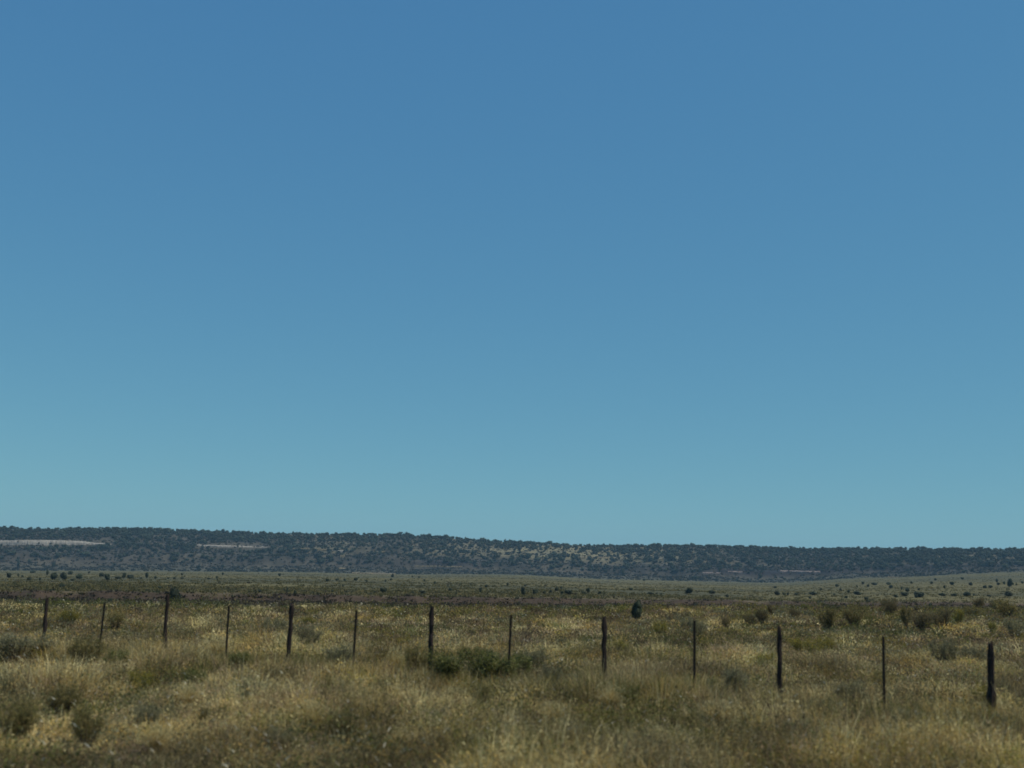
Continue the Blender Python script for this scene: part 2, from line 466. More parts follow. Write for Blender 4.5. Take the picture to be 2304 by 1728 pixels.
    D2 = 10 + 50 * rg.random(q) ** 1.4; A2 = rg.uniform(-.55, .55, q)
    k = D2 < -CAM_Z / E(EDGE, A2); D2, A2 = D2[k], A2[k]; q = len(D2)
    X2, Y2 = D2 * np.sin(A2), D2 * np.cos(A2)
    P2 = np.stack([X2, Y2, height(A2, D2) + rg.uniform(.12, .42, q)], -1)
    a2 = np.where(rg.random(q) < .5, 0, math.pi) + rg.normal(0, .4, q)
    parts.append(blades(P2, rg.uniform(.03, .085, q), rg.uniform(.93, .99, q), rg.uniform(.008, .015, q) * np.clip(D2 / 20, 1, 2.5), a2,
                        np.array([.66, .62, .50]) * rg.uniform(.6, 1.15, q)[:, None], rg, .1))
    V, T, C, o = [], [], [], 0
    for v, t, c_ in parts:
        V.append(v); T.append(t + o); C.append(c_); o += len(v)
    me = mesh_np('grass', np.concatenate(V), np.concatenate(T), np.concatenate(C))
    tag(link('grass', me, M_GRASS), 'dry straw and sage coloured grass covering the near field', 'grass', kind='stuff')

def build_scrub():
    """low ground cover of the wash banks and the plain"""
    rg = np.random.default_rng(12)
    q = 90000
    A = rg.uniform(-.58, .58, q)
    D = np.where(rg.random(q) < .2, rg.uniform(62, 170, q), 60 * (860 / 60) ** rg.random(q))
    edge = -CAM_Z / E(EDGE, A)
    k = (D > edge + 1) & (D < 870)
    X, Y = D * np.sin(A), D * np.cos(A)
    k &= rg.random(q) < .25 + 1.3 * fbm(X / 16, Y / 16, 91, 3)
    A, D, X, Y = A[k], D[k], X[k], Y[k]
    n = len(A)
    Z = height(A, D)
    pal = np.array([(.130, .110, .042), (.118, .104, .040), (.108, .100, .042), (.145, .116, .048), (.042, .034, .022), (.105, .100, .054)])
    kk = rg.integers(0, 6, n); kk = np.where((kk == 4) & (rg.random(n) < .75), 1, kk)
    bankd = edge[k] * 2.2 - 2
    kk = np.where((D < bankd + 6), np.where(rg.random(n) < np.where(D > bankd - 9, .7, .3), 4, kk), kk)
    nb = 7
    idx = np.repeat(np.arange(n), nb); m = len(idx)
    size = np.clip(rg.lognormal(-1.35, .35, n), .12, .5)
    r = size[idx] * .8 * np.sqrt(rg.random(m)); th = rg.uniform(0, 2 * math.pi, m)
    P = np.stack([X[idx] + r * np.cos(th), Y[idx] + r * np.sin(th), Z[idx] - .05], -1)
    q = 30000                                             # brush and stones on the mesa slopes
    xq = rg.uniform(-.5, .5, q); Dq = rg.uniform(850, 1075, q)
    kq = rg.random(q) < (.2 + 1.2 * fbm(Dq * np.sin(xq) / 25, Dq / 40, 95, 3)) * (1 - .6 * np.exp(-((xq - .05) / .07) ** 2) * (Dq > 930)); xq, Dq = xq[kq], Dq[kq]; q = len(xq)
    zq = height(xq, Dq)
    iq = np.repeat(np.arange(q), 4); sq = rg.uniform(.45, 1.5, q)[iq]
    Pq = np.stack([(Dq * np.sin(xq))[iq], (Dq * np.cos(xq))[iq], zq[iq] - .1], -1) + rg.normal(size=(len(iq), 3)) * np.array([.5, .5, .05])
    pm = np.array([(.03, .032, .022), (.05, .045, .03), (.09, .075, .05), (.022, .027, .018)])
    mb = blades(Pq, sq, rg.uniform(.1, .8, len(iq)), sq * rg.uniform(.7, 1.3, len(iq)), rg.uniform(0, 6.28, len(iq)), pm[rg.integers(0, 4, q)][iq], rg)
    me = blades(P, size[idx] * rg.uniform(.5, 1.0, m), rg.uniform(.2, .9, m), size[idx] * rg.uniform(.22, .5, m), th, pal[kk][idx] * rg.uniform(.75, 1.25, m)[:, None], rg)
    tag(link('ground_cover', mesh_np('ground_cover', np.concatenate([me[0], mb[0]]), np.concatenate([me[1], mb[1] + len(me[0])]), np.concatenate([me[2], mb[2]])), M_GRASS), 'low olive scrub and grass over the plain beyond the fence', 'scrub', kind='stuff')
build_grass()
build_scrub()

# ------------------------------------------------------------------ foliage
def ico(sub):
    import bmesh
    bm = bmesh.new(); bmesh.ops.create_icosphere(bm, subdivisions=sub, radius=1)
    V = np.array([v.co[:] for v in bm.verts]); T = np.array([[v.index for v in f.verts] for f in bm.faces])
    bm.free(); return V, T
ICO1, ICO2 = ico(1), ico(2)

def merge(parts):
    V, T, C, o = [], [], [], 0
    for v, t, c_ in parts:
        V.append(v); T.append(t + o); C.append(np.broadcast_to(c_, (len(v), 3))); o += len(v)
    return np.concatenate(V), np.concatenate(T), np.concatenate(C)

def juniper(rg, nleaf, coresub, lobes=6, leaf=.13, tall=1.0):
    """unit juniper: about 1 wide and 1 high, several overlapping lobes, ragged edge"""
    parts = []
    iv, it = coresub
    L = []
    for k in range(lobes):
        a = rg.uniform(0, 2 * math.pi); r = rg.uniform(.05, .26) if k else 0
        z = rg.uniform(.28, .72) if k else .42
        R = rg.uniform(.19, .31) * (1.12 - abs(z - .45)) if k else .34
        L.append((np.array([r * math.cos(a), r * math.sin(a), z]), R))
    base = np.array([.034, .044, .025])
    for c_, R in L:
        dv = 1 + .22 * (rg.random(len(iv)) - .5)
        parts.append((c_ + iv * (R * .84 * dv)[:, None] * np.array([1, 1, 1.05]), it, base * rg.uniform(.7, 1.2)))
    w_ = np.array([R ** 2 for _, R in L]); w_ /= w_.sum()
    k = rg.choice(len(L), nleaf, p=w_)
    d = rg.normal(size=(nleaf, 3)); d /= np.linalg.norm(d, axis=1)[:, None]
    cc = np.array([c_ for c_, _ in L])[k]; RR = np.array([R for _, R in L])[k]
    P = cc + d * (RR * rg.uniform(.7, 1.12, nleaf))[:, None]
    P[:, 2] = np.maximum(P[:, 2], .02)
    V, T = leaf_faces(P, leaf * rg.uniform(.6, 1.4, nleaf), rg, .6)
    C = np.repeat(base * rg.uniform(.55, 1.7, nleaf)[:, None] * (1 + .15 * rg.normal(size=(nleaf, 3))).clip(.7, 1.3), 4, 0)
    parts.append((V, T, C))
    return merge(parts)

def tube(pts, rad, sides=6):
    """tapered tube along points"""
    pts = np.asarray(pts, float); n = len(pts)
    V, T = [], []
    for i in range(n):
        d = pts[min(i + 1, n - 1)] - pts[max(i - 1, 0)]; d /= np.linalg.norm(d) + 1e-9
        u = np.cross(d, [0.31, .9, .1]); u /= np.linalg.norm(u); v = np.cross(d, u)
        for s in range(sides):
            a = 2 * math.pi * s / sides
            V.append(pts[i] + rad[i] * (math.cos(a) * u + math.sin(a) * v))
    for i in range(n - 1):
        for s in range(sides):
            a, b = i * sides + s, i * sides + (s + 1) % sides
            T += [(a, b, b + sides), (a, b + sides, a + sides)]
    V.append(pts[0]); V.append(pts[-1])
    for s in range(sides):
        b = (s + 1) % sides
        T += [(n * sides, b, s), (n * sides + 1, (n - 1) * sides + s, (n - 1) * sides + b)]
    return np.array(V), np.array(T)

def shrub_stems(rg, n, spread, hh, r0, wob=.06):
    parts = []
    tips = []
    for k in range(n):
        a = rg.uniform(0, 2 * math.pi); s = spread * math.sqrt(rg.random())
        top = np.array([s * math.cos(a), s * math.sin(a), hh * rg.uniform(.55, .95)])
        p = [np.array([.05 * math.cos(a), .05 * math.sin(a), -.04])]
        for t in (.33, .66, 1.0):
            q = p[0] + (top - p[0]) * t; q[2] = top[2] * t ** .85
            p.append(q + rg.normal(size=3) * wob * t)
        v, t_ = tube(p, [r0, r0 * .75, r0 * .5, r0 * .2], 5)
        parts.append((v, t_, (.07, .055, .04)))
        tips.append(p)
    return merge(parts), tips

def shrub(rg, cols, nleaf, leaf, asp, up=0.5, flower=None, nst=26, spread=.42, flat=.9):
    """unit shrub: 1 wide, 1 high; stems fan out and carry tufts of leaves"""
    stems, tips = shrub_stems(rg, nst, spread, flat, .014)
    P, top = [], []
    per = nleaf // len(tips)
    for p in tips:
        t = rg.beta(2.2, 1.2, per) * 2 + 1
        i = np.minimum(t.astype(int), 2); f = t - i
        pp = np.array(p)
        q = pp[i] * (1 - f)[:, None] + pp[i + 1] * f[:, None]
        q = q + rg.normal(size=(per, 3)) * .052
        P.append(q); top.append(f + i - 1)
    P = np.concatenate(P); top = np.concatenate(top) / 2
    P[:, 2] = np.maximum(P[:, 2], .01)
    n = len(P)
    V, T = leaf_faces(P, leaf * rg.uniform(.6, 1.4, n), rg, asp, up)
    cols = np.array(cols)
    c_ = cols[rg.integers(0, len(cols), n)] * rg.uniform(.7, 1.3, n)[:, None]
    if flower is not None:
        m = (top > .78) & (rg.random(n) < .6)
        c_[m] = np.array(flower) * rg.uniform(.7, 1.2, m.sum())[:, None]
    return (V, T, np.repeat(c_, 4, 0)), stems

def plume(rg, cols, n=520):
    """unit bunchgrass with feathery heads"""
    th = rg.uniform(0, 2 * math.pi, n); r = .10 * np.sqrt(rg.random(n))
    P = np.stack([r * np.cos(th), r * np.sin(th), np.full(n, -.02)], -1)
    c_ = np.array(cols)[rg.integers(0, len(cols), n)] * rg.uniform(.7, 1.25, n)[:, None]
    V, T, C = blades(P, rg.uniform(.5, 1.0, n), np.clip(rg.normal(.30, .16, n), .02, .7), rg.uniform(.012, .024, n), th, c_, rg, .3)
    m = n // 2
    hd = V.reshape(-1, 5, 3)[:m, 4]
    hd = np.repeat(hd, 4, 0) + rg.normal(size=(m * 4, 3)) * .035
    V2, T2 = leaf_faces(hd, rg.uniform(.03, .07, m * 4), rg, .3, 1.5)
    C2 = np.repeat(np.array(cols[-1]) * rg.uniform(.75, 1.25, m * 4)[:, None], 4, 0)
    return merge([(V, T, C), (V2, T2, C2)])

SHRUBS = {  # kind: (name, colours, leaf length, aspect, flower, adjective for the label, category)
    'sage':  ('sagebrush', [(.22, .21, .115), (.17, .165, .085), (.26, .235, .14)], .055, .3, None, 'grey-green sagebrush', 'shrub'),
    'green': ('green_shrub', [(.135, .145, .042), (.10, .115, .036), (.18, .175, .06)], .055, .35, None, 'bright green leafy bush', 'shrub'),
    'yellow': ('rabbitbrush', [(.20, .19, .045), (.15, .15, .04)], .05, .3, (.33, .25, .035), 'yellow-green rabbitbrush', 'shrub'),
    'dark':  ('scrub_bush', [(.13, .11, .052), (.095, .088, .042), (.17, .13, .062)], .05, .3, None, 'dark brown-green bush', 'shrub'),
    'olive': ('olive_shrub', [(.19, .17, .06), (.14, .13, .048), (.25, .19, .075)], .055, .3, None, 'dull olive brown bush', 'shrub'),
}
PROTO = {}
rs = np.random.default_rng(5)
for kname, (nm, cols, lf, asp, fl, adj, cat) in SHRUBS.items():
    PROTO[kname] = []
    for v in range(3):
        (a_, b_) = shrub(rs, cols, 3600, lf, asp, .6, fl)
        PROTO[kname].append((mesh_np(nm + '_foliage', *a_), mesh_np(nm + '_stems', *b_)))
PROTO['plume'] = [mesh_np('bunchgrass', *plume(rs, [PAL['straw'], PAL['gold'], PAL['pale']])) for _ in range(3)]

# ------------------------------------------------------------------ fence
WX = [105.8, 377.6, 657.3, 971.4, 1359.7, 1753.4, 2228.8]
WT = [1345.6, 1339, 1360.5, 1366, 1389, 1413.4, 1450]
SX = [235.4, 515, 802, 1150, 1562.6, 1987.4]
STP = [1357, 1363, 1374, 1383.6, 1396, 1432]
LEAN_W = [0, 0, .018, -.01, -.02, 0, .025]
LEAN_S = [.05, 0, .025, .03, 0, .01]
# straight fence line in plan: depth at the ends, positions from the bearing
a0 = math.atan((WX[0] - W / 2) / F); a6 = math.atan((WX[6] - W / 2) / F)
A0 = np.array([26.2 * math.tan(a0), 26.2]); A6 = np.array([17.8 * math.tan(a6), 17.8])
def on_line(px, py):
    d = ray(px, py); dx, dy = d[0], d[1]
    e = A6 - A0
    # (s*dx, s*dy) = A0 + t*e
    Mx = np.array([[dx, -e[0]], [dy, -e[1]]])
    s, t = np.linalg.solve(Mx, A0)
    return np.array([s * dx, s * dy, CAM_Z + s * d[2]])

def wood_post_mesh(r, hgt, lean, seed, bulge=False):
    rg = np.random.default_rng(seed)
    n = 12; sides = 10
    V, T = [], []
    prof = 1 + .12 * rg.normal(size=n)
    for i in range(n):
        t = i / (n - 1); z = -.35 + (hgt + .35) * t
        rr = r * (1.06 - .2 * t) * prof[i]
        if bulge and .42 < t < .56: rr *= 1.45
        if i == n - 1: rr *= .72
        cx = lean * max(z, 0) + .006 * rg.normal(); cy = .006 * rg.normal()
        for s in range(sides):
            a = 2 * math.pi * s / sides
            q = rr * (1 + .10 * rg.normal())
            zz = z + (.025 * rg.normal() if i == n - 1 else 0)
            V.append((cx + q * math.cos(a), cy + q * math.sin(a), zz))
    for i in range(n - 1):
        for s in range(sides):
            a, b = i * sides + s, i * sides + (s + 1) % sides
            T += [(a, b, b + sides), (a, b + sides, a + sides)]
    V.append((lean * hgt, 0, hgt + .004)); V.append((0, 0, -.36))
    for s in range(sides):
        b = (s + 1) % sides
        T += [(len(V) - 2, (n - 1) * sides + s, (n - 1) * sides + b), (len(V) - 1, b, s)]
    return mesh_np('wooden_post', V, T, smooth=False)

def steel_post_mesh(hgt, lean):
    """T-section steel post with studs and a small anchor plate"""
    V, T = [], []
    def box(x0, x1, y0, y1, z0, z1):
        o = len(V)
        for z in (z0, z1):
            for x, y in ((x0, y0), (x1, y0), (x1, y1), (x0, y1)):
                V.append((x + lean * max(z, 0), y, z))
        for q in ((0, 3, 2, 1), (4, 5, 6, 7), (0, 1, 5, 4), (1, 2, 6, 5), (2, 3, 7, 6), (3, 0, 4, 7)):
            T.append((o + q[0], o + q[1], o + q[2])); T.append((o + q[0], o + q[2], o + q[3]))
    box(-.021, .021, 0, .006, -.4, hgt)
    box(-.004, .004, .0062, .036, -.4, hgt - .004)
    z = .1
    while z < hgt - .03:
        box(-.006, .006, -.008, -.0003, z, z + .014); z += .055
    box(-.05, .05, .037, .042, -.3, -.12)
    return mesh_np('steel_post', V, T)

fence_root = tag(empty('barbed_wire_fence', (A0[0], A0[1], gz(*A0))), 'weathered wire fence of wooden and thin steel posts crossing the field', 'fence')
tops = []
inv = Vector(fence_root.location)
WR = [.042, .048, .050, .049, .045, .044, .054]
for i, (px, py) in enumerate(zip(WX, WT)):
    p = on_line(px, py); lean = LEAN_W[i]
    g = gz(p[0], p[1]); hh = p[2] - g
    o = link('wooden_post', wood_post_mesh(WR[i], hh, lean, 40 + i, i == 6), M_WOOD, fence_root)
    o.location = Vector((p[0] - lean * hh, p[1], g)) - inv
    tops.append((p[0], p[1], g, hh, lean, i * 2))
for i, (px, py) in enumerate(zip(SX, STP)):
    p = on_line(px, py); lean = LEAN_S[i]
    g = gz(p[0], p[1]); hh = p[2] - g
    o = link('steel_post', steel_post_mesh(hh, lean), M_STEEL, fence_root)
    o.location = Vector((p[0] - lean * hh, p[1], g)) - inv
    tops.append((p[0], p[1], g, hh, lean, i * 2 + 1))
tops.sort(key=lambda t: t[5])
# the wire runs on past both ends of the picture to posts that stand outside it
for ext in (-2, -1, 1, 2):
    e = (A6 - A0) / 6
    p = (A0 + e * ext) if ext < 0 else (A6 + e * ext)
    g = gz(*p); hh = 1.15
    o = link('wooden_post', wood_post_mesh(.052, hh, .01, 60 + ext), M_WOOD, fence_root)
    o.location = Vector((p[0], p[1], g)) - inv
    tops.append((p[0], p[1], g, hh, .01, ext if ext < 0 else 12 + ext))
tops.sort(key=lambda t: t[5])
for hgt in (.95, .70, .45, .24):
    pts = []
    for k in range(len(tops)):
        x, y, g, hh, ln, _ = tops[k]
        q = np.array([x - ln * hh + ln * hgt, y - .06, g + hgt * hh / 1.12])
        if pts:
            a = pts[-1]
            for t in (.33, .66):
                mth = a * (1 - t) + q * t; mth[2] -= .012; pts.append(mth)
        pts.append(q)
    v, t_ = tube(np.array(pts) - np.array(inv), [.0017] * len(pts), 4)
    link('wire', mesh_np('wire', v, t_), M_WIRE, fence_root)

# ------------------------------------------------------------------ wording for the labels
POSTS = [(x, n) for x, n in zip(WX, ['leftmost wooden post', 'second wooden post', 'third wooden post', 'middle wooden post',
                                    'fifth wooden post', 'sixth wooden post', 'rightmost wooden post'])]
LABELLED = []
def say(o, adj, zone, x, y):
    px, pn = min(POSTS, key=lambda p: abs(p[0] - x))
    side = 'near' if abs(px - x) < 22 else ('left of' if x < px else 'right of')
    LABELLED.append((o, f'{adj} {zone}, {side} {pn}', x, y))

def finish_labels():
    groups = {}
    for r in LABELLED: groups.setdefault(r[1], []).append(r)
    ords = ['first', 'second', 'third', 'fourth', 'fifth', 'sixth', 'seventh', 'eighth', 'ninth', 'tenth', 'eleventh', 'twelfth']
    for base, rows in groups.items():
        rows.sort(key=lambda r: r[2])
        n = len(rows)
        for i, r in enumerate(rows):
            if n == 1: r[0]['label'] = base
            elif n == 2:
                r[0]['label'] = base + (', left one' if i == 0 else ', right one')
            else:
                r[0]['label'] = (f'{ords[i]} from left, ' if i < 12 else f'{i + 1}th from left, ') + base
            assert len(r[0]['label'].split()) <= 16, r[0]['label']

# ------------------------------------------------------------------ near shrubs: kind, centre x, base y, width, height (photograph pixels)
NEAR = [
 ('dark', 1715, 1402, 34, 26), ('dark', 1737, 1386, 24, 22), ('dark', 1790, 1391, 24, 18), ('olive', 1862, 1420, 48, 42), ('olive', 1922, 1412, 60, 40),
 ('dark', 2003, 1386, 38, 34), ('olive', 2040, 1412, 28, 38), ('dark', 2072, 1424, 56, 38), ('dark', 2112, 1414, 52, 36), ('yellow', 2158, 1408, 18, 30),
 ('dark', 2198, 1374, 34, 24), ('dark', 2240, 1372, 24, 18), ('olive', 2265, 1392, 52, 30), ('olive', 2190, 1390, 44, 20), ('sage', 2284, 1440, 44, 34),
 ('yellow', 2234, 1432, 16, 26), ('sage', 2128, 1508, 56, 52), ('sage', 2190, 1504, 64, 34), ('yellow', 1812, 1484, 70, 40), ('yellow', 1858, 1478, 60, 32),
 ('yellow', 1736, 1618, 52, 36), ('sage', 1915, 1606, 70, 58), ('yellow', 2208, 1598, 36, 40), ('dark', 2197, 1716, 52, 48), ('sage', 2260, 1660, 60, 40),
 ('green', 1579, 1572, 66, 42), ('sage', 1650, 1580, 70, 56), ('yellow', 1722, 1506, 46, 32), ('yellow', 1397, 1482, 30, 36), ('yellow', 1487, 1436, 36, 30),
 ('olive', 1330, 1560, 62, 50), ('green', 1411, 1598, 52, 46), ('sage', 1240, 1562, 64, 52), ('sage', 1200, 1512, 66, 48),
 ('dark', 1636, 1418, 28, 26), ('dark', 1690, 1410, 34, 24), ('green', 1006, 1556, 104, 80), ('green', 1104, 1556, 124, 84), ('green', 1164, 1552, 76, 64), ('olive', 1062, 1500, 70, 40),
 ('yellow', 912, 1464, 46, 26), ('olive', 1085, 1602, 54, 50), ('olive', 936, 1530, 66, 60), ('sage', 762, 1512, 66, 50), ('sage', 692, 1466, 66, 46),
 ('sage', 619, 1432, 56, 34), ('olive', 746, 1590, 76, 56), ('olive', 768, 1686, 78, 58), ('yellow', 697, 1412, 36, 22),
 ('olive', 190, 1512, 84, 60), ('green', 258, 1520, 52, 44), ('yellow', 317, 1560, 60, 42), ('green', 434, 1556, 56, 42), ('yellow', 152, 1410, 54, 24),
 ('sage', 42, 1492, 100, 48), ('olive', 141, 1620, 74, 52), ('olive', 36, 1690, 96, 80), ('olive', 190, 1706, 72, 74), ('olive', 258, 1418, 42, 30),
 ('green', 542, 1522, 60, 44), ('sage', 566, 1580, 50, 44), ('sage', 1546, 1420, 30, 26), ('sage', 1570, 1436, 40, 34), ('olive', 860, 1580, 56, 44),
 ('sage', 330, 1650, 60, 48), ('olive', 470, 1652, 64, 50), ('sage', 980, 1650, 64, 52), ('sage', 1290, 1690, 60, 50), ('olive', 1540, 1660, 70, 50),
 ('sage', 1790, 1680, 64, 46), ('sage', 620, 1700, 60, 50), ('olive', 1990, 1560, 54, 38), ('sage', 2040, 1650, 54, 40)]
GROUPS = {'sage': 'grey-green sagebrush in the near field', 'green': 'green bushes in the near field', 'yellow': 'yellow rabbitbrush in the near field',
          'dark': 'dark bushes in the near field', 'olive': 'olive brown bushes in the near field'}
fx = [1345.6, 1450]
for i, (kd, x, yb, pw, ph) in enumerate(NEAR):
    r = hit(x, yb + 6)
    if r is None: continue
    p, D = r
    sc = D * math.hypot(1, (x - W / 2) / F) / F
    nm, cols, lf, asp, fl, adj, cat = SHRUBS[kd]
    root = empty(nm, p)
    fm, sm = PROTO[kd][i % 3]
    f_ = link('foliage', fm, M_LEAF, root); s_ = link('stem', sm, M_STEM, root)
    wd, hg = pw * sc * 1.22, (ph * 1.30 + 6) * sc
    for q in (f_, s_):
        q.scale = (wd, wd * .9, hg); q.rotation_euler = (0, 0, (i * 1.7) % 6.28)
    tag(root, None, cat, GROUPS[kd])
    zone = 'behind the fence' if yb < 1500 - (1150 - x) * .03 and D > 27 else ('near the bottom edge' if yb > 1610 else 'before the fence')
    say(root, adj, zone, x, yb)

for i, (x, yb, pw, ph) in enumerate([(1370, 1612, 54, 72), (1441, 1584, 40, 52), (890, 1520, 32, 62), (488, 1486, 54, 52), (168, 1488, 58, 50), (293, 1512, 34, 48),
                                     (1020, 1600, 40, 56), (1760, 1640, 44, 52), (2170, 1600, 54, 46), (600, 1620, 44, 50), (1150, 1660, 46, 56), (90, 1560, 54, 52), (420, 1600, 46, 60), (700, 1650, 60, 64), (1250, 1640, 56, 60), (1610, 1640, 60, 62), (1480, 1700, 64, 60), (1880, 1700, 60, 62), (2080, 1700, 64, 60), (2250, 1640, 50, 56), (540, 1560, 44, 50), (350, 1710, 64, 66), (900, 1710, 60, 62), (1950, 1530, 48, 40), (820, 1610, 44, 52)]):
    p, D = hit(x, yb + 4); sc = D / F
    o = link('bunchgrass', PROTO['plume'][i % 3], M_GRASS)
    o.location = p; o.scale = (pw * sc * 1.2, pw * sc * 1.2, ph * sc * 1.1); o.rotation_euler = (0, 0, i)
    tag(o, None, 'grass tuft', 'tall pale feathery grass tufts')
    say(o, 'tall pale feathery grass tuft', 'before the fence' if yb < 1595 else 'near the bottom edge', x, yb)

# leafless stalks beside the fourth steel post
rg = np.random.default_rng(3)
p, D = hit(1170, 1480)
tw = []
for k in range(11):
    a = rg.uniform(-.35, .75); L = rg.uniform(.55, 1.0)
    yv = rg.uniform(-.3, .3)
    pts = [np.array([.02 * k - .1, 0, -.03])]
    for t in (.35, .7, 1):
        pts.append(pts[0] + np.array([a * L * t ** 1.3, yv * t * L, L * t]) + rg.normal(size=3) * .02 * t)
    v, t_ = tube(pts, [.008, .006, .005, .003], 5); tw.append((v, t_, (.05, .045, .03)))
    for s in range(3):
        b0 = pts[2] * (1 - s * .3) + pts[3] * s * .3
        v, t_ = tube([b0, b0 + np.array([rg.uniform(-.1, .16), rg.uniform(-.1, .1), rg.uniform(.08, .2)])], [.004, .002], 4); tw.append((v, t_, (.05, .045, .03)))
v, t_, c_ = merge(tw)
o = link('leafless_bush', mesh_np('leafless_bush', v, t_, c_), M_STEM); o.location = p
tag(o, 'leafless twiggy bush with bare stalks beside a thin steel fence post', 'bush')

# ------------------------------------------------------------------ junipers
rj = np.random.default_rng(21)
def trunk_mesh():
    pts = [(0, 0, -.06), (.015, .01, .12), (.0, .02, .28), (.03, 0, .5)]
    ps = [tube(pts, [.06, .05, .04, .02], 7)]
    for a in (0.4, 2.3, 4.2):
        ps.append(tube([(0, 0, .14), (.12 * math.cos(a), .12 * math.sin(a), .3), (.2 * math.cos(a), .2 * math.sin(a), .46)], [.03, .02, .01], 6))
    v, t_, c_ = merge([(a, b, (.06, .045, .035)) for a, b in ps])
    return mesh_np('juniper_trunk', v, t_, c_)
TRUNK = trunk_mesh()
JP = [mesh_np('juniper_crown', *juniper(rj, 900, ICO2, 7, .085)) for _ in range(5)]
JM = [mesh_np('far_juniper', *juniper(rj, 260, ICO1, 6, .14)) for _ in range(6)]

def plain_juniper(x, yb, pw, ph, zone, adj=None, dist=None, label=None):
    r = hit(x, yb)
    if r is None: return
    p, D = r
    if dist and label: pass
    sc = D / F
    root = empty('juniper', p)
    m = JP[rj.integers(0, 5)]
    c_ = link('crown', m, M_JUN, root); t_ = link('trunk', TRUNK, M_STEM, root)
    rot = rj.uniform(0, 6.28)
    for q in (c_, t_):
        q.scale = (pw * sc * 1.15, pw * sc * 1.15, ph * sc * 1.12); q.rotation_euler = (0, 0, rot)
    if label: tag(root, label, 'juniper')
    else:
        tag(root, None, 'juniper', 'scattered junipers on the far plain')
        a_ = adj or ('small dark juniper' if pw < 10 else 'wide dark juniper' if pw > ph * 1.35 else 'round dark juniper')
        say(root, a_, zone, x, yb)

plain_juniper(1434, 1402, 27, 50, '', label='upright dark juniper bush standing alone in the grass behind the fence')
plain_juniper(391, 1368, 28, 44, '', label='dark bushy juniper peeking out behind the second wooden post from left')
plain_juniper(247, 1364, 12, 16, '', label='tiny dark bush at the field edge by the leftmost steel post')

ZA, ZB, ZC = 'at the mesa foot', 'mid plain', 'above the dirt bank'
def R1(x, y): return x * .27124, 1160 + y * .27124
L1 = [(70,518,40,36),(150,505,22,24),(185,512,18,18),(270,478,48,22),(330,540,22,26),(390,500,22,50),(445,535,66,60),(520,535,56,60),(585,490,38,30),(600,542,40,18),
      (660,530,60,44),(842,508,48,32),(886,538,46,50),(975,528,60,22),(1030,520,34,40),(1085,526,60,30),(1215,522,28,50),(1172,526,18,14),(1290,528,28,26),
      (1510,500,22,24),(1510,528,30,18),(1450,530,26,18),(1730,530,30,12),(1798,528,18,24),(1848,495,20,24),(515,602,42,40),(445,625,20,22),(695,602,32,20),
      (1325,612,28,26),(2155,638,26,26),(150,432,24,60),(440,430,28,44),(240,540,30,26),(740,478,20,16),(1845,440,26,36),(2145,465,22,40),(1395,528,24,10)]
L2 = [(182,505,24,28),(172,536,20,12),(245,640,20,40),(307,668,26,48),(575,548,34,24),(655,545,32,22),(722,543,26,20),(810,543,36,28),(705,594,20,18),(617,638,22,20),
      (738,640,22,20),(1047,645,56,50),(972,645,30,18),(1285,648,26,22),(1366,652,62,28),(1597,630,38,30),(1850,642,26,44),(1648,655,26,18),(1896,602,24,26),(2073,582,20,26),
      (1120,514,30,30),(1104,540,20,18),(1380,550,18,20),(1470,568,22,22),(2200,660,40,64),(900,552,20,16),(1060,552,20,20),(1282,514,22,14),(1336,520,20,14),(18,640,26,22)]
L3 = [(100,655,34,52),(118,590,24,20),(205,655,56,40),(274,656,30,28),(326,645,32,26),(378,632,36,36),(416,610,26,20),(420,655,30,30),(475,656,76,36),(605,655,40,24),
      (640,640,34,40),(734,656,36,24),(992,625,38,20),(1155,656,60,22),(1210,654,22,14),(1248,655,26,12),(1475,655,68,46),(1665,656,66,28),(1793,680,26,26),(2190,605,24,18),
      (1104,542,34,20),(1056,530,22,18),(62,752,26,36),(150,750,14,22)]
L4 = [(146,458,24,20),(163,520,52,42),(218,514,24,18),(256,516,24,24),(326,516,36,18),(458,514,72,30),(530,475,18,20),(438,545,30,20),(660,446,34,22),(692,480,20,22),
      (758,498,26,26),(826,450,16,22),(875,425,28,24),(920,445,22,24),(968,430,58,22),(830,514,72,28),(740,545,28,26),(908,562,34,34),(918,572,44,20),(1090,428,40,22),
      (1110,456,38,28),(1198,472,14,26),(1248,490,40,36),(1218,522,58,30),(1277,420,20,20),(1340,475,24,16),(1350,534,78,50),(1315,540,30,30),(1146,536,36,26),(1448,422,26,22),
      (1478,392,24,18),(1530,525,60,26),(1553,462,18,28),(1612,432,38,30),(1640,528,52,26),(1703,384,26,20),(1742,525,68,38),(1770,436,28,26),(1798,520,18,14),(1888,458,30,24),
      (1935,456,36,22),(1918,526,40,14),(1988,408,22,30),(2000,432,28,24),(2048,426,22,24),(2095,445,44,60),(2082,526,66,42),(2120,430,16,20),(2150,434,16,14),(2200,420,20,20),
      (1438,608,28,26),(640,518,20,14)]
for lst, ox, oy in ((L1, 0, 1160), (L2, 580, 1160), (L3, 1150, 1160), (L4, 1704, 1200)):
    for (zx, zy, zw, zh) in lst:
        x, y = ox + zx * .27124, oy + zy * .27124
        _, eb = azel(x, y)
        a_, _ = azel(x, y)
        f_ = (float(E(BASE, a_)) - float(eb)) / (float(E(BASE, a_)) - float(E(TOPB, a_)))
        plain_juniper(x, y, max(zw * .27124, 4.5), max(zh * .27124, 4), ZA if f_ < .34 else ZB if f_ < .67 else ZC)

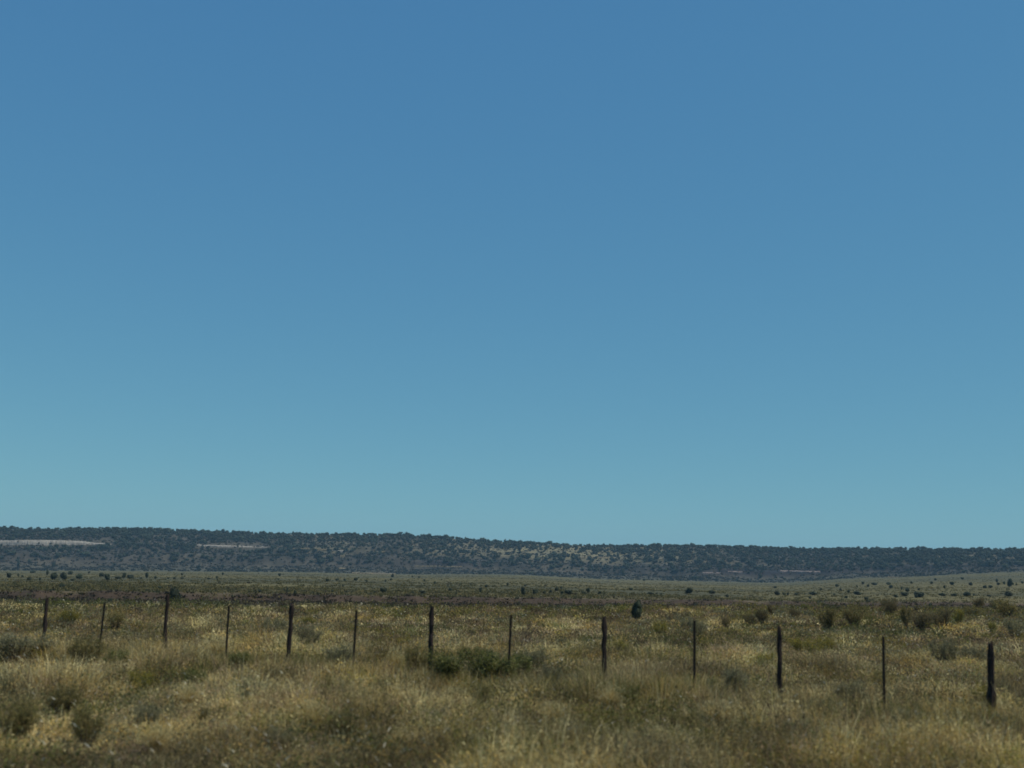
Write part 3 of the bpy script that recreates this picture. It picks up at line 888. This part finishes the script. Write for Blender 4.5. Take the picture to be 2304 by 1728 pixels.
# mesa woodland: the largest as trees of their own, the uncountable rest as one mass
rm = np.random.default_rng(31)
def density(x, t):
    top = np.clip((.24 - t) / .08, 0, 1)
    cen = np.exp(-((x - 1290) / 190) ** 2)
    left = 1 / (1 + np.exp((x - 620) / 60)); right = 1 / (1 + np.exp(-(x - 1520) / 60))
    mid = np.clip((.56 - t) / .10, 0, 1) * (.34 + .30 * left + .22 * right - .14 * cen)
    low = np.clip((.82 - t) / .10, 0, 1) * (.16 + .10 * cen + .10 * right)
    return np.maximum(np.maximum(top * .95, mid), low + .02)
cand = []
N = 21000
xs = rm.uniform(-420, 2720, N); tt = rm.uniform(-.02, 1.0, N) ** 1.15
cl = fbm(xs / 38, tt * 5, 97, 3)
keep = rm.random(N) < density(xs, tt) * np.clip(.35 + 1.5 * (cl - .25), .1, 1.4)
CLEAR = [(-90, 255, 1214, 1228), (440, 604, 1223, 1234), (1576, 1675, 1283, 1292), (1750, 1850, 1281, 1291), (786, 894, 1284, 1296)]
for x, t in zip(xs[keep], tt[keep]):
    xc = min(max(x, 0), 2304)
    a, _ = azel(x, 1240.0)
    e = float(E(RIDGE, a)) * (1 - t) + float(E(BASE, a)) * t
    zt = height(float(a), SCAN[SCAN > 800])
    sc_ = SCAN[SCAN > 800]
    b = np.nonzero(CAM_Z + sc_ * e <= zt)[0]
    if len(b) == 0: continue
    D = sc_[b[0]]
    yr_ = np.interp(x, [0, 2304], [1234, 1290]) - e * F * 1.012      # about where it stands in the photograph
    if any(x0 < x < x1 and y0 < yr_ < y1 + 6 for x0, x1, y0, y1 in CLEAR) and rm.random() < .93: continue
    cand.append((x, t, float(a), D, float(height(float(a), D))))
n_rim0 = len(cand)
for k in range(1900):                                     # on the plateau rim and just behind it: the skyline
    x = rm.uniform(-420, 2720); a, _ = azel(x, 1230.0); D = rm.uniform(DR - 6, DR + 60)
    cand.append((x, 0.0, float(a), D, float(height(float(a), D))))
hsz = np.clip(rm.lognormal(.95, .22, len(cand)), 1.5, 4.4)
hsz[n_rim0:] *= .80
wsz = hsz * rm.uniform(1.0, 1.9, len(cand))
inside = np.array([0 <= c_[0] <= 2304 for c_ in cand])
score = hsz * wsz / np.array([c_[3] for c_ in cand]) ** 2 * inside
n_plain = len([1 for o in bpy.data.objects if o.name.startswith('juniper')])
take = set(np.argsort(-score)[:300 - n_plain].tolist())
fv, ft, fc, off = [], [], [], 0
FAR = [juniper(rm, 46, ICO1, 4, .26) for _ in range(10)]
for i, (x, t, a, D, z) in enumerate(cand):
    X, Y = D * math.sin(a), D * math.cos(a)
    if i in take:
        o = link('juniper', JM[i % 6], M_JUN)
        o.location = (X, Y, z - .1); o.scale = (wsz[i], wsz[i], hsz[i]); o.rotation_euler = (0, 0, (i * 2.4) % 6.28)
        tag(o, None, 'juniper', 'junipers on the mesa')
        say(o, 'distant dark juniper', 'on the mesa rim' if t < .05 else 'high on the mesa' if t < .35 else 'halfway up the mesa' if t < .62 else 'low on the mesa', x, 0)
    else:
        v, t_, c_ = FAR[i % 10]
        th = i * 1.3; R_ = np.array([[math.cos(th), -math.sin(th), 0], [math.sin(th), math.cos(th), 0], [0, 0, 1]])
        fv.append((v * [wsz[i], wsz[i], hsz[i]]) @ R_.T + [X, Y, z - .1]); ft.append(t_ + off); off += len(v)
        fc.append(c_ * rm.uniform(.7, 1.3))
o = link('juniper_woodland', mesh_np('juniper_woodland', np.concatenate(fv), np.concatenate(ft), np.concatenate(fc)), M_JUN)
tag(o, 'dense dark juniper woodland spread over the slopes of the mesa', 'woodland', kind='stuff')

# ------------------------------------------------------------------ rock ledges on the mesa
def ledge(pts, mat, label, seed, name='rock_ledge'):
    """pts: (x, top y, bottom y) along the ledge; a ragged band of rock with its back sunk into the slope"""
    rg = np.random.default_rng(seed)
    p = np.array(pts, float)
    n = max(6, int((p[-1, 0] - p[0, 0]) / 2.2))
    xs = np.linspace(p[0, 0], p[-1, 0], n)
    yt = np.interp(xs, p[:, 0], p[:, 1]) + rg.normal(size=n) * .35; yb = np.interp(xs, p[:, 0], p[:, 2])
    V, T = [], []
    D0 = []
    for x, b in zip(xs, yb):
        r = hit(x, b); D0.append(r[1] if r else 1000.)
    D0 = np.array(D0)
    D0 = np.array([np.median(D0[max(0, i - 4):i + 5]) for i in range(n)])
    D0 = np.array([np.mean(D0[max(0, i - 3):i + 4]) for i in range(n)])
    for i in range(n):
        a, eb = azel(xs[i], yb[i]); _, et = azel(xs[i], yt[i])
        D = D0[i] - 1.0 + .12 * rg.normal()
        zb = CAM_Z + D * float(eb); zt = CAM_Z + (D + .6) * float(et)
        for dd, z in ((D, min(zb, float(height(float(a), D))) - .6), (D + .05 + .3 * rg.random(), (zb + zt) / 2), (D + .8, zt - .25), (D + 1.6, zt), (D + 14, zt - .1), (D + 14, zb - 4)):
            V.append((dd * math.sin(a), dd * math.cos(a), z))
    k = 6
    for i in range(n - 1):
        for s in range(k):
            q = (i * k + s, (i + 1) * k + s, (i + 1) * k + (s + 1) % k, i * k + (s + 1) % k)
            T += [(q[0], q[1], q[2]), (q[0], q[2], q[3])]
    for s in range(1, k - 1):
        T.append((0, s, s + 1)); T.append(((n - 1) * k, (n - 1) * k + s + 1, (n - 1) * k + s))
    o = link(name, mesh_np(name, V, T), mat)
    tag(o, label, 'rock ledge')
ledge([(-80, 1216, 1226), (0, 1216, 1226), (120, 1215, 1226), (180, 1217, 1225), (210, 1221, 1225), (252, 1223.5, 1225.5)], M_LEDGE, 'long whitish rock ledge high on the mesa at far left', 1)
ledge([(443, 1225.5, 1228), (500, 1226.5, 1230.5), (560, 1228.5, 1231.5), (602, 1230.7, 1232)], M_LEDGE, 'thin whitish rock ledge on the mesa above third wooden post', 2)
ledge([(659, 1233, 1236), (700, 1232, 1238), (744, 1236, 1239)], M_LEDGE2, 'broken tan rock ledge on the mesa right of third wooden post', 3)
ledge([(760, 1238, 1241), (778, 1239, 1242)], M_LEDGE, 'short pale rock outcrop on the mesa between third and middle posts', 4)
ledge([(832, 1240, 1244), (866, 1240, 1243)], M_LEDGE2, 'short tan rock ledge on the mesa left of the middle post', 5)
ledge([(981, 1246, 1248.5), (1046, 1244.5, 1248)], M_LEDGE2, 'thin tan rock ledge on the mesa right of the middle post', 6)
ledge([(932, 1272.5, 1275), (990, 1273, 1275.5), (1040, 1274, 1276)], M_LEDGE2, 'thin grey rock ledge low on the mesa above the middle post', 7)
ledge([(792, 1288, 1291), (840, 1288.5, 1292), (890, 1290.5, 1292.5)], M_LEDGE2, 'pinkish pale bare rock at the foot of the mesa left of centre', 8)
ledge([(1291, 1254, 1256), (1340, 1252, 1256), (1389, 1255, 1257)], M_LEDGE2, 'tan grassy ledge on the mesa slope above third wooden post from right', 9)
ledge([(1462, 1258, 1261), (1519, 1256.5, 1259)], M_LEDGE2, 'tan ledge high on the mesa between fifth wooden and fifth steel posts', 10)
ledge([(1581, 1287.5, 1290), (1622, 1288, 1290)], M_LEDGE3, 'thin whitish ledge low on the mesa above the fifth steel post', 11)
ledge([(1638, 1284.5, 1287), (1671, 1286, 1289)], M_LEDGE3, 'thin whitish ledge low on the mesa left of second last wooden post', 12)
ledge([(1755, 1283, 1287), (1800, 1284, 1288), (1846, 1285, 1289)], M_LEDGE3, 'long pinkish white rock ledge low on the right half of the mesa', 13)
ledge([(1938, 1296.5, 1298.5), (1957, 1297, 1299)], M_LEDGE2, 'small pale rock patch at mesa foot above the last steel post', 14)
ledge([(1997, 1297.5, 1300.5), (2024, 1298, 1300)], M_LEDGE2, 'pale rock patch at mesa foot just right of the last steel post', 15)
ledge([(2195, 1253.5, 1256), (2232, 1253, 1255.5)], M_LEDGE2, 'short tan ledge near the mesa rim above the rightmost wooden post', 16)
ledge([(765, 1249, 1258), (776, 1248, 1257)], M_LEDGE2, 'small pinkish rock scar halfway up the mesa left of middle post', 17)
ledge([(763, 1277, 1282), (777, 1277, 1282)], M_LEDGE2, 'small round tan boulder patch low on the mesa left of middle post', 18)

finish_labels()

# ------------------------------------------------------------------ air
def haze():
    x0, x1, y0, y1, z0, z1 = -3600, 3600, -3600, 3600, -45, 75
    V = [(x, y, z) for z in (z0, z1) for x, y in ((x0, y0), (x1, y0), (x1, y1), (x0, y1))]
    Q = [(0, 3, 2, 1), (4, 5, 6, 7), (0, 1, 5, 4), (1, 2, 6, 5), (2, 3, 7, 6), (3, 0, 4, 7)]
    m = bpy.data.materials.new('air'); m.use_nodes = True
    n = m.node_tree.nodes; n.clear()
    o = n.new('ShaderNodeOutputMaterial'); v = n.new('ShaderNodeVolumePrincipled')
    v.inputs['Color'].default_value = (.42, .74, 1.0, 1); v.inputs['Density'].default_value = .00016
    m.node_tree.links.new(v.outputs[0], o.inputs['Volume'])
    b = link('haze', mesh_np('haze', V, Q), m)
    tag(b, 'thin blue haze in the air over the plain', 'haze', kind='stuff')
haze()
zs = height(*np.meshgrid(np.linspace(-3.1, 3.1, 300), np.linspace(1, 3400, 300)))
print('ground z range', zs.min(), zs.max(), 'junipers on plain', n_plain, 'mesa candidates', len(cand), inside.sum())
